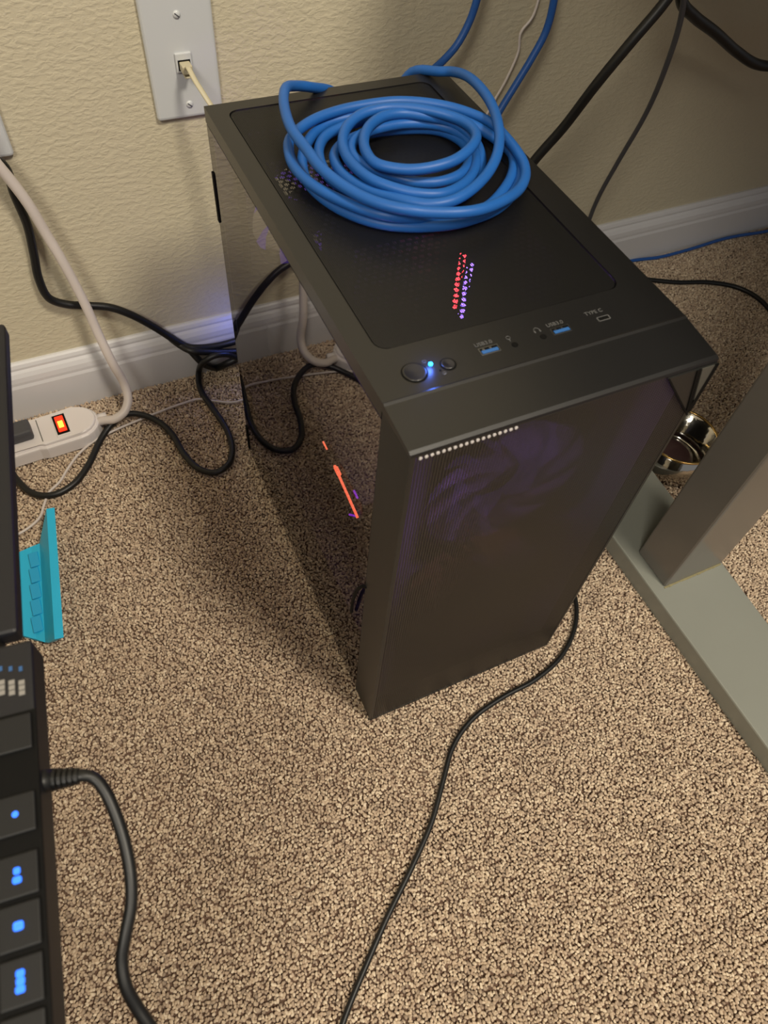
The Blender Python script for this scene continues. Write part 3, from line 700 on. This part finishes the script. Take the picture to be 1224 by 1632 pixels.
P(sb(-.0545, -.0395, -.0175, .0155, .0245, .0260), 'well', M['groove'], fr2, LS)
rk = P(sb(-.0520, -.0420, -.0140, .0120, .0250, .0275, .0008), 'rocker', M['switch'], ps, LS)
P(sb(-.0500, -.0440, -.0085, .0030, .0272, .0279, .0003), 'lamp', M['switch_hot'], rk, LS)
P(sb(-.0735, -.0725, -.019, .019, .0240, .0248), 'seam', M['sliver'], ps, LS)
for xx in (-.135, -.175, -.215, -.255):
    P(sb(xx - .014, xx + .014, -.014, .014, .0243, .0250, .0003), 'socket', M['white_plastic'], ps, LS)
# strip cord
P(tube(bmesh.new(), [onz(157, 672, .014), onz(166, 670, .016), onz(182, 668, .018), onz(198, 656, .022), onz(204, 636, .03), onz(198, 612, .045), ony(180, 580, .130), ony(158, 535, .140), ony(138, 490, .145), ony(118, 450, .148), ony(96, 410, .15), ony(72, 370, .152), ony(45, 325, .152), ony(15, 285, .152), ony(-30, 235, .152), ony(-90, 190, .16)], .0055, sub=8),
  'cord', M['white_cord'], ps, LS, True)
P(cyl(bmesh.new(), strip_M() @ Vector((-.004, 0, .012)), (1, .06, .1), .0078, .012, 20, .0065), 'strain_relief', M['white_plastic'], ps, LS, True)
# black plug in the strip
q = SC + Vector((-.117, 0.000, .0))
pgk = tag(thing('power_plug', (-.27, .1, .0245)), 'dark grey plug pushed into the white power strip', 'plug')
P(sb(-.130, -.0800, -.0120, .0120, .0252, .0400, .003), 'plug_body', M['greycord'], pgk, (-.27, .1, .0245))
P(cyl(bmesh.new(), strip_M() @ Vector((-.130, 0, .033)), (-1, 0, 0), .006, .02, 16, .004), 'strain_relief', M['black_rubber'], pgk, (-.27, .1, .0245), True)

# ------------------------------------------------------------------ cyan plastic bracket
cy = []
rear = [onz(-10, 893, .004), onz(30, 880, .004), onz(50, 871, .005), onz(63, 866, .008), onz(66, 850, .018), onz(74, 811, .036)]
frnt = [onz(-8, 1003, .004), onz(33, 1012, .004), onz(58, 1019, .005), onz(72, 1024, .008), onz(78, 1024, .018), onz(87, 1019, .036)]
th = [Vector((0, 0, -.004))] * 3 + [Vector((.003, 0, -.004)), Vector((.006, 0, -.002)), Vector((.0085, -.001, -.0005))]
BM = bmesh.new()
A = [BM.verts.new(p) for p in rear]; B = [BM.verts.new(p) for p in frnt]
C = [BM.verts.new(p + o) for p, o in zip(rear, th)]; E = [BM.verts.new(p + o) for p, o in zip(frnt, th)]
n = len(rear)
for i in range(n - 1):
    BM.faces.new((A[i], A[i + 1], B[i + 1], B[i])); BM.faces.new((C[i + 1], C[i], E[i], E[i + 1]))
    BM.faces.new((A[i + 1], A[i], C[i], C[i + 1])); BM.faces.new((B[i], B[i + 1], E[i + 1], E[i]))
BM.faces.new((A[-1], C[-1], E[-1], B[-1])); BM.faces.new((A[0], B[0], E[0], C[0]))
bmesh.ops.recalc_face_normals(BM, faces=BM.faces)
br = tag(thing('plastic_bracket', (-.27, -.09, 0)), 'bright cyan plastic bracket lying on the carpet beside the laptop', 'bracket')
P(BM, 'channel', M['cyan'], br, (-.27, -.09, 0))
M['cyan2'] = mat('cyan_plastic_raised', (30, 160, 210), .5)
for k in range(5):
    s = .16 + k * .17
    c1 = rear[1].lerp(frnt[1], s).lerp(rear[3].lerp(frnt[3], s), .72) + Vector((0, 0, .0012))
    P(bx(c1.x - .005, c1.x + .005, c1.y - .0095, c1.y + .0095, c1.z - .0015, c1.z + .0004, bev=.0004, seg=1), 'raised_pad', M['cyan2'], br, (-.27, -.09, 0))
for k in range(4):
    c1 = onz(30, 925 + k * 11, .0048)
    P(bx(c1.x - .0030, c1.x + .0012, c1.y - .0022, c1.y + .0022, c1.z - .001, c1.z + .0002), 'printed_mark', M['groove'], br, (-.27, -.09, 0))

# ------------------------------------------------------------------ open tin standing on the desk foot
tc_ = onz(1092, 704, .045); 
tin = tag(thing('metal_tin', (.470, -.236, 0)), 'open shiny metal tin with a brass rim between tower and desk leg', 'tin')
tl = Vector((.509, -.214, 0))
tin.location = tl
BM = lathe(bmesh.new(), [(0, .0), (.043, .0), (.046, .003), (.047, .050), (.0455, .050), (.0445, .006), (.040, .003), (0, .003)], 48)
link('body', BM, M['chrome'], tin, True)
BM = lathe(bmesh.new(), [(.0468, .049), (.0478, .0495), (.0478, .0515), (.0462, .0520), (.0450, .0512), (.0452, .0495)], 48)
link('rim', BM, M['gold'], tin, True)
BM = lathe(bmesh.new(), [(0, .026), (.010, .0255), (.020, .022), (.028, .015), (.032, .006), (.032, .0035), (0, .0035)], 40)
M['tin_reflection'] = mat('plum_reflection', (78, 58, 58), .22); link('reflection_dome', BM, M['tin_reflection'], tin, True)  # plum dome added to stand in for a reflection inside the tin

# ------------------------------------------------------------------ low side table (out of view) carrying the laptop
stl = tag(thing('side_table', (-.40, -.42, 0)), 'low dark wooden side table carrying the laptop', 'table')
L_ = (-.40, -.42, 0)
P(bx(-.62, -.30, -.72, -.16, .356, .378, bev=.003), 'table_top', M['wood'], stl, L_)
for X in (-.60, -.37):
    for Y in (-.70, -.20): P(bx(X - .015, X + .015, Y - .015, Y + .015, -.003, .356, bev=.002), 'leg', M['wood'], stl, L_)

# ------------------------------------------------------------------ laptop opened flat, its right edge shows at the left
HZ = .400
h0 = onz(50, 1017, HZ)                      # rear right corner of the deck
yaw = -math.atan2(.122, 1)                   # rotation
lap = tag(thing('laptop', (h0.x, h0.y, HZ), yaw), 'black laptop opened flat with blue backlit keys at the left edge', 'laptop')
LM = Matrix.Translation((h0.x, h0.y, HZ)) @ Matrix.Rotation(yaw, 4, 'Z'); LI = LM.inverted()
def loc(u, v, z=HZ): return LI @ onz(u, v, z)
link('deck', bx(-.340, 0, -.245, 0, -.020, 0, bev=.002), M['laptop'], lap)
lid = link('lid', bx(-.332, -.0065, .006, .232, -.012, -.001, bev=.002), M['laptop'], lap)
link('hinge', bx(-.300, -.016, -.002, .010, -.016, -.002, bev=.002), M['key'], lap)
link('display', bx(-.318, -.0185, .020, .218, -.0014, -.0006), M['screen_off'], lid)
for va, vb in ((575, 625), (628, 728)):
    p1, p2 = loc(5, va), loc(5, vb)
    link('lit_window', bx(-.12, -.0190, p2.y, p1.y, -.0010, -.0003), M['screen'], lid)
# keys: rightmost column placed where the photo shows it, others repeat to the left
rows = [(1170, 0), (1299, 1), (1397, 2), (1478, 3), (1567, 4)]
kx = (loc(9, 1400).x + loc(46, 1400).x) / 2 + .0006
rows_y = [loc(28, v).y for v, _ in rows]
rows_y += [rows_y[-1] - .0185]
kb = bmesh.new(); box(kb, -.0078, .0078, -.0082, .0082, 0, .0016, bev=.0008, seg=2); kme = bpy.data.meshes.new('key'); kb.to_mesh(kme); kb.free(); kme.materials.append(M['key'])
link('key_tray', bx(kx - .305, kx + .0095, rows_y[-1] - .010, rows_y[0] + .010, -.0012, .0001), M['groove'], lap)
for c_i in range(16):
    for r_i, yy in enumerate(rows_y):
        o = bpy.data.objects.new('key', kme); COL.objects.link(o); o.parent = lap; o.location = (kx - c_i * .0190, yy, .0002)
        if c_i == 0 and r_i in (1, 2, 3, 4):
            g = bmesh.new()
            if r_i == 1: cyl(g, (0, 0, .0016), (0, 0, 1), .0013, .0002, 14)
            if r_i == 2:
                box(g, -.0013, .0012, .0004, .0030, .0016, .0018, bev=.0005, seg=1); box(g, -.0017, .0016, -.0030, -.0004, .0016, .0018, bev=.0006, seg=1)
            if r_i == 3: box(g, -.0019, .0017, -.0016, .0016, .0016, .0018, bev=.0008, seg=2)
            if r_i == 4:
                for q_ in (-1, 0, 1): box(g, -.0016 - .0003 * (q_ == -1), .0014, q_ * .0026 - .0012, q_ * .0026 + .0013, .0016, .0018, bev=.0005, seg=1)
            link('legend', g, M['legend'], o)
        elif r_i > 0:
            g = bmesh.new(); box(g, -.0012, .0012, -.0014, .0014, .0016, .0018, bev=.0004, seg=1); link('legend', g, M['legend'], o)
for k, u in enumerate((3, 19, 35)):
    a_ = loc(u, 1096); 
    M['mark'] = M.get('mark') or mat('silver_sticker', (150, 148, 146), .3, .3)
    for q_ in range(3): link('sticker', bx(a_.x - .0013, a_.x + .0013, a_.y + (q_ - 1) * .0026 - .0011, a_.y + (q_ - 1) * .0026 + .0011, 0, .0003), M['mark'], lap)
    b_ = loc(u - 2, 1066); link('sticker', bx(b_.x - .0008, b_.x + .0008, b_.y - .0012, b_.y + .0012, 0, .0003), M.setdefault('bluemark', mat('blue_sticker', (50, 90, 140), .3)), lap)
# charger
pc0 = onz(62, 1246, .390); pc1 = onz(132, 1236, .390)
dirv = (pc1 - pc0).normalized()
ch = tag(thing('charger_cable', tuple(pc0)), 'black charger cord with ribbed plug in the right side of the laptop', 'cable')
LC = tuple(pc0)
P(cyl(bmesh.new(), pc0 - dirv * .004, dirv, .0052, .010, 20, .0050), 'plug', M['black_rubber'], ch, LC, True)
for k in range(5):
    P(cyl(bmesh.new(), pc0 + dirv * (.0062 + k * .0023), dirv, .0048 - k * .00028, .0015, 18), 'relief_ring', M['black_rubber'], ch, LC)
P(tube(bmesh.new(), [pc0 + dirv * .004, pc1 - dirv * .003, pc1, onz(150, 1240, .3885), onz(168, 1262, .386), onz(185, 1300, .382), onz(199, 1345, .378), onz(208, 1395, .374), onz(209, 1440, .370), onz(200, 1490, .366), onz(194, 1530, .362), onz(200, 1570, .358), onz(218, 1605, .352), onz(245, 1645, .345), onz(300, 1740, .32), (-.08, -.68, .2), (-.1, -.78, .06), (-.14, -.9, .005), (-.3, -1.1, .005)], .0028, sub=8),
  'cord', M['black_rubber'], ch, LC, True)
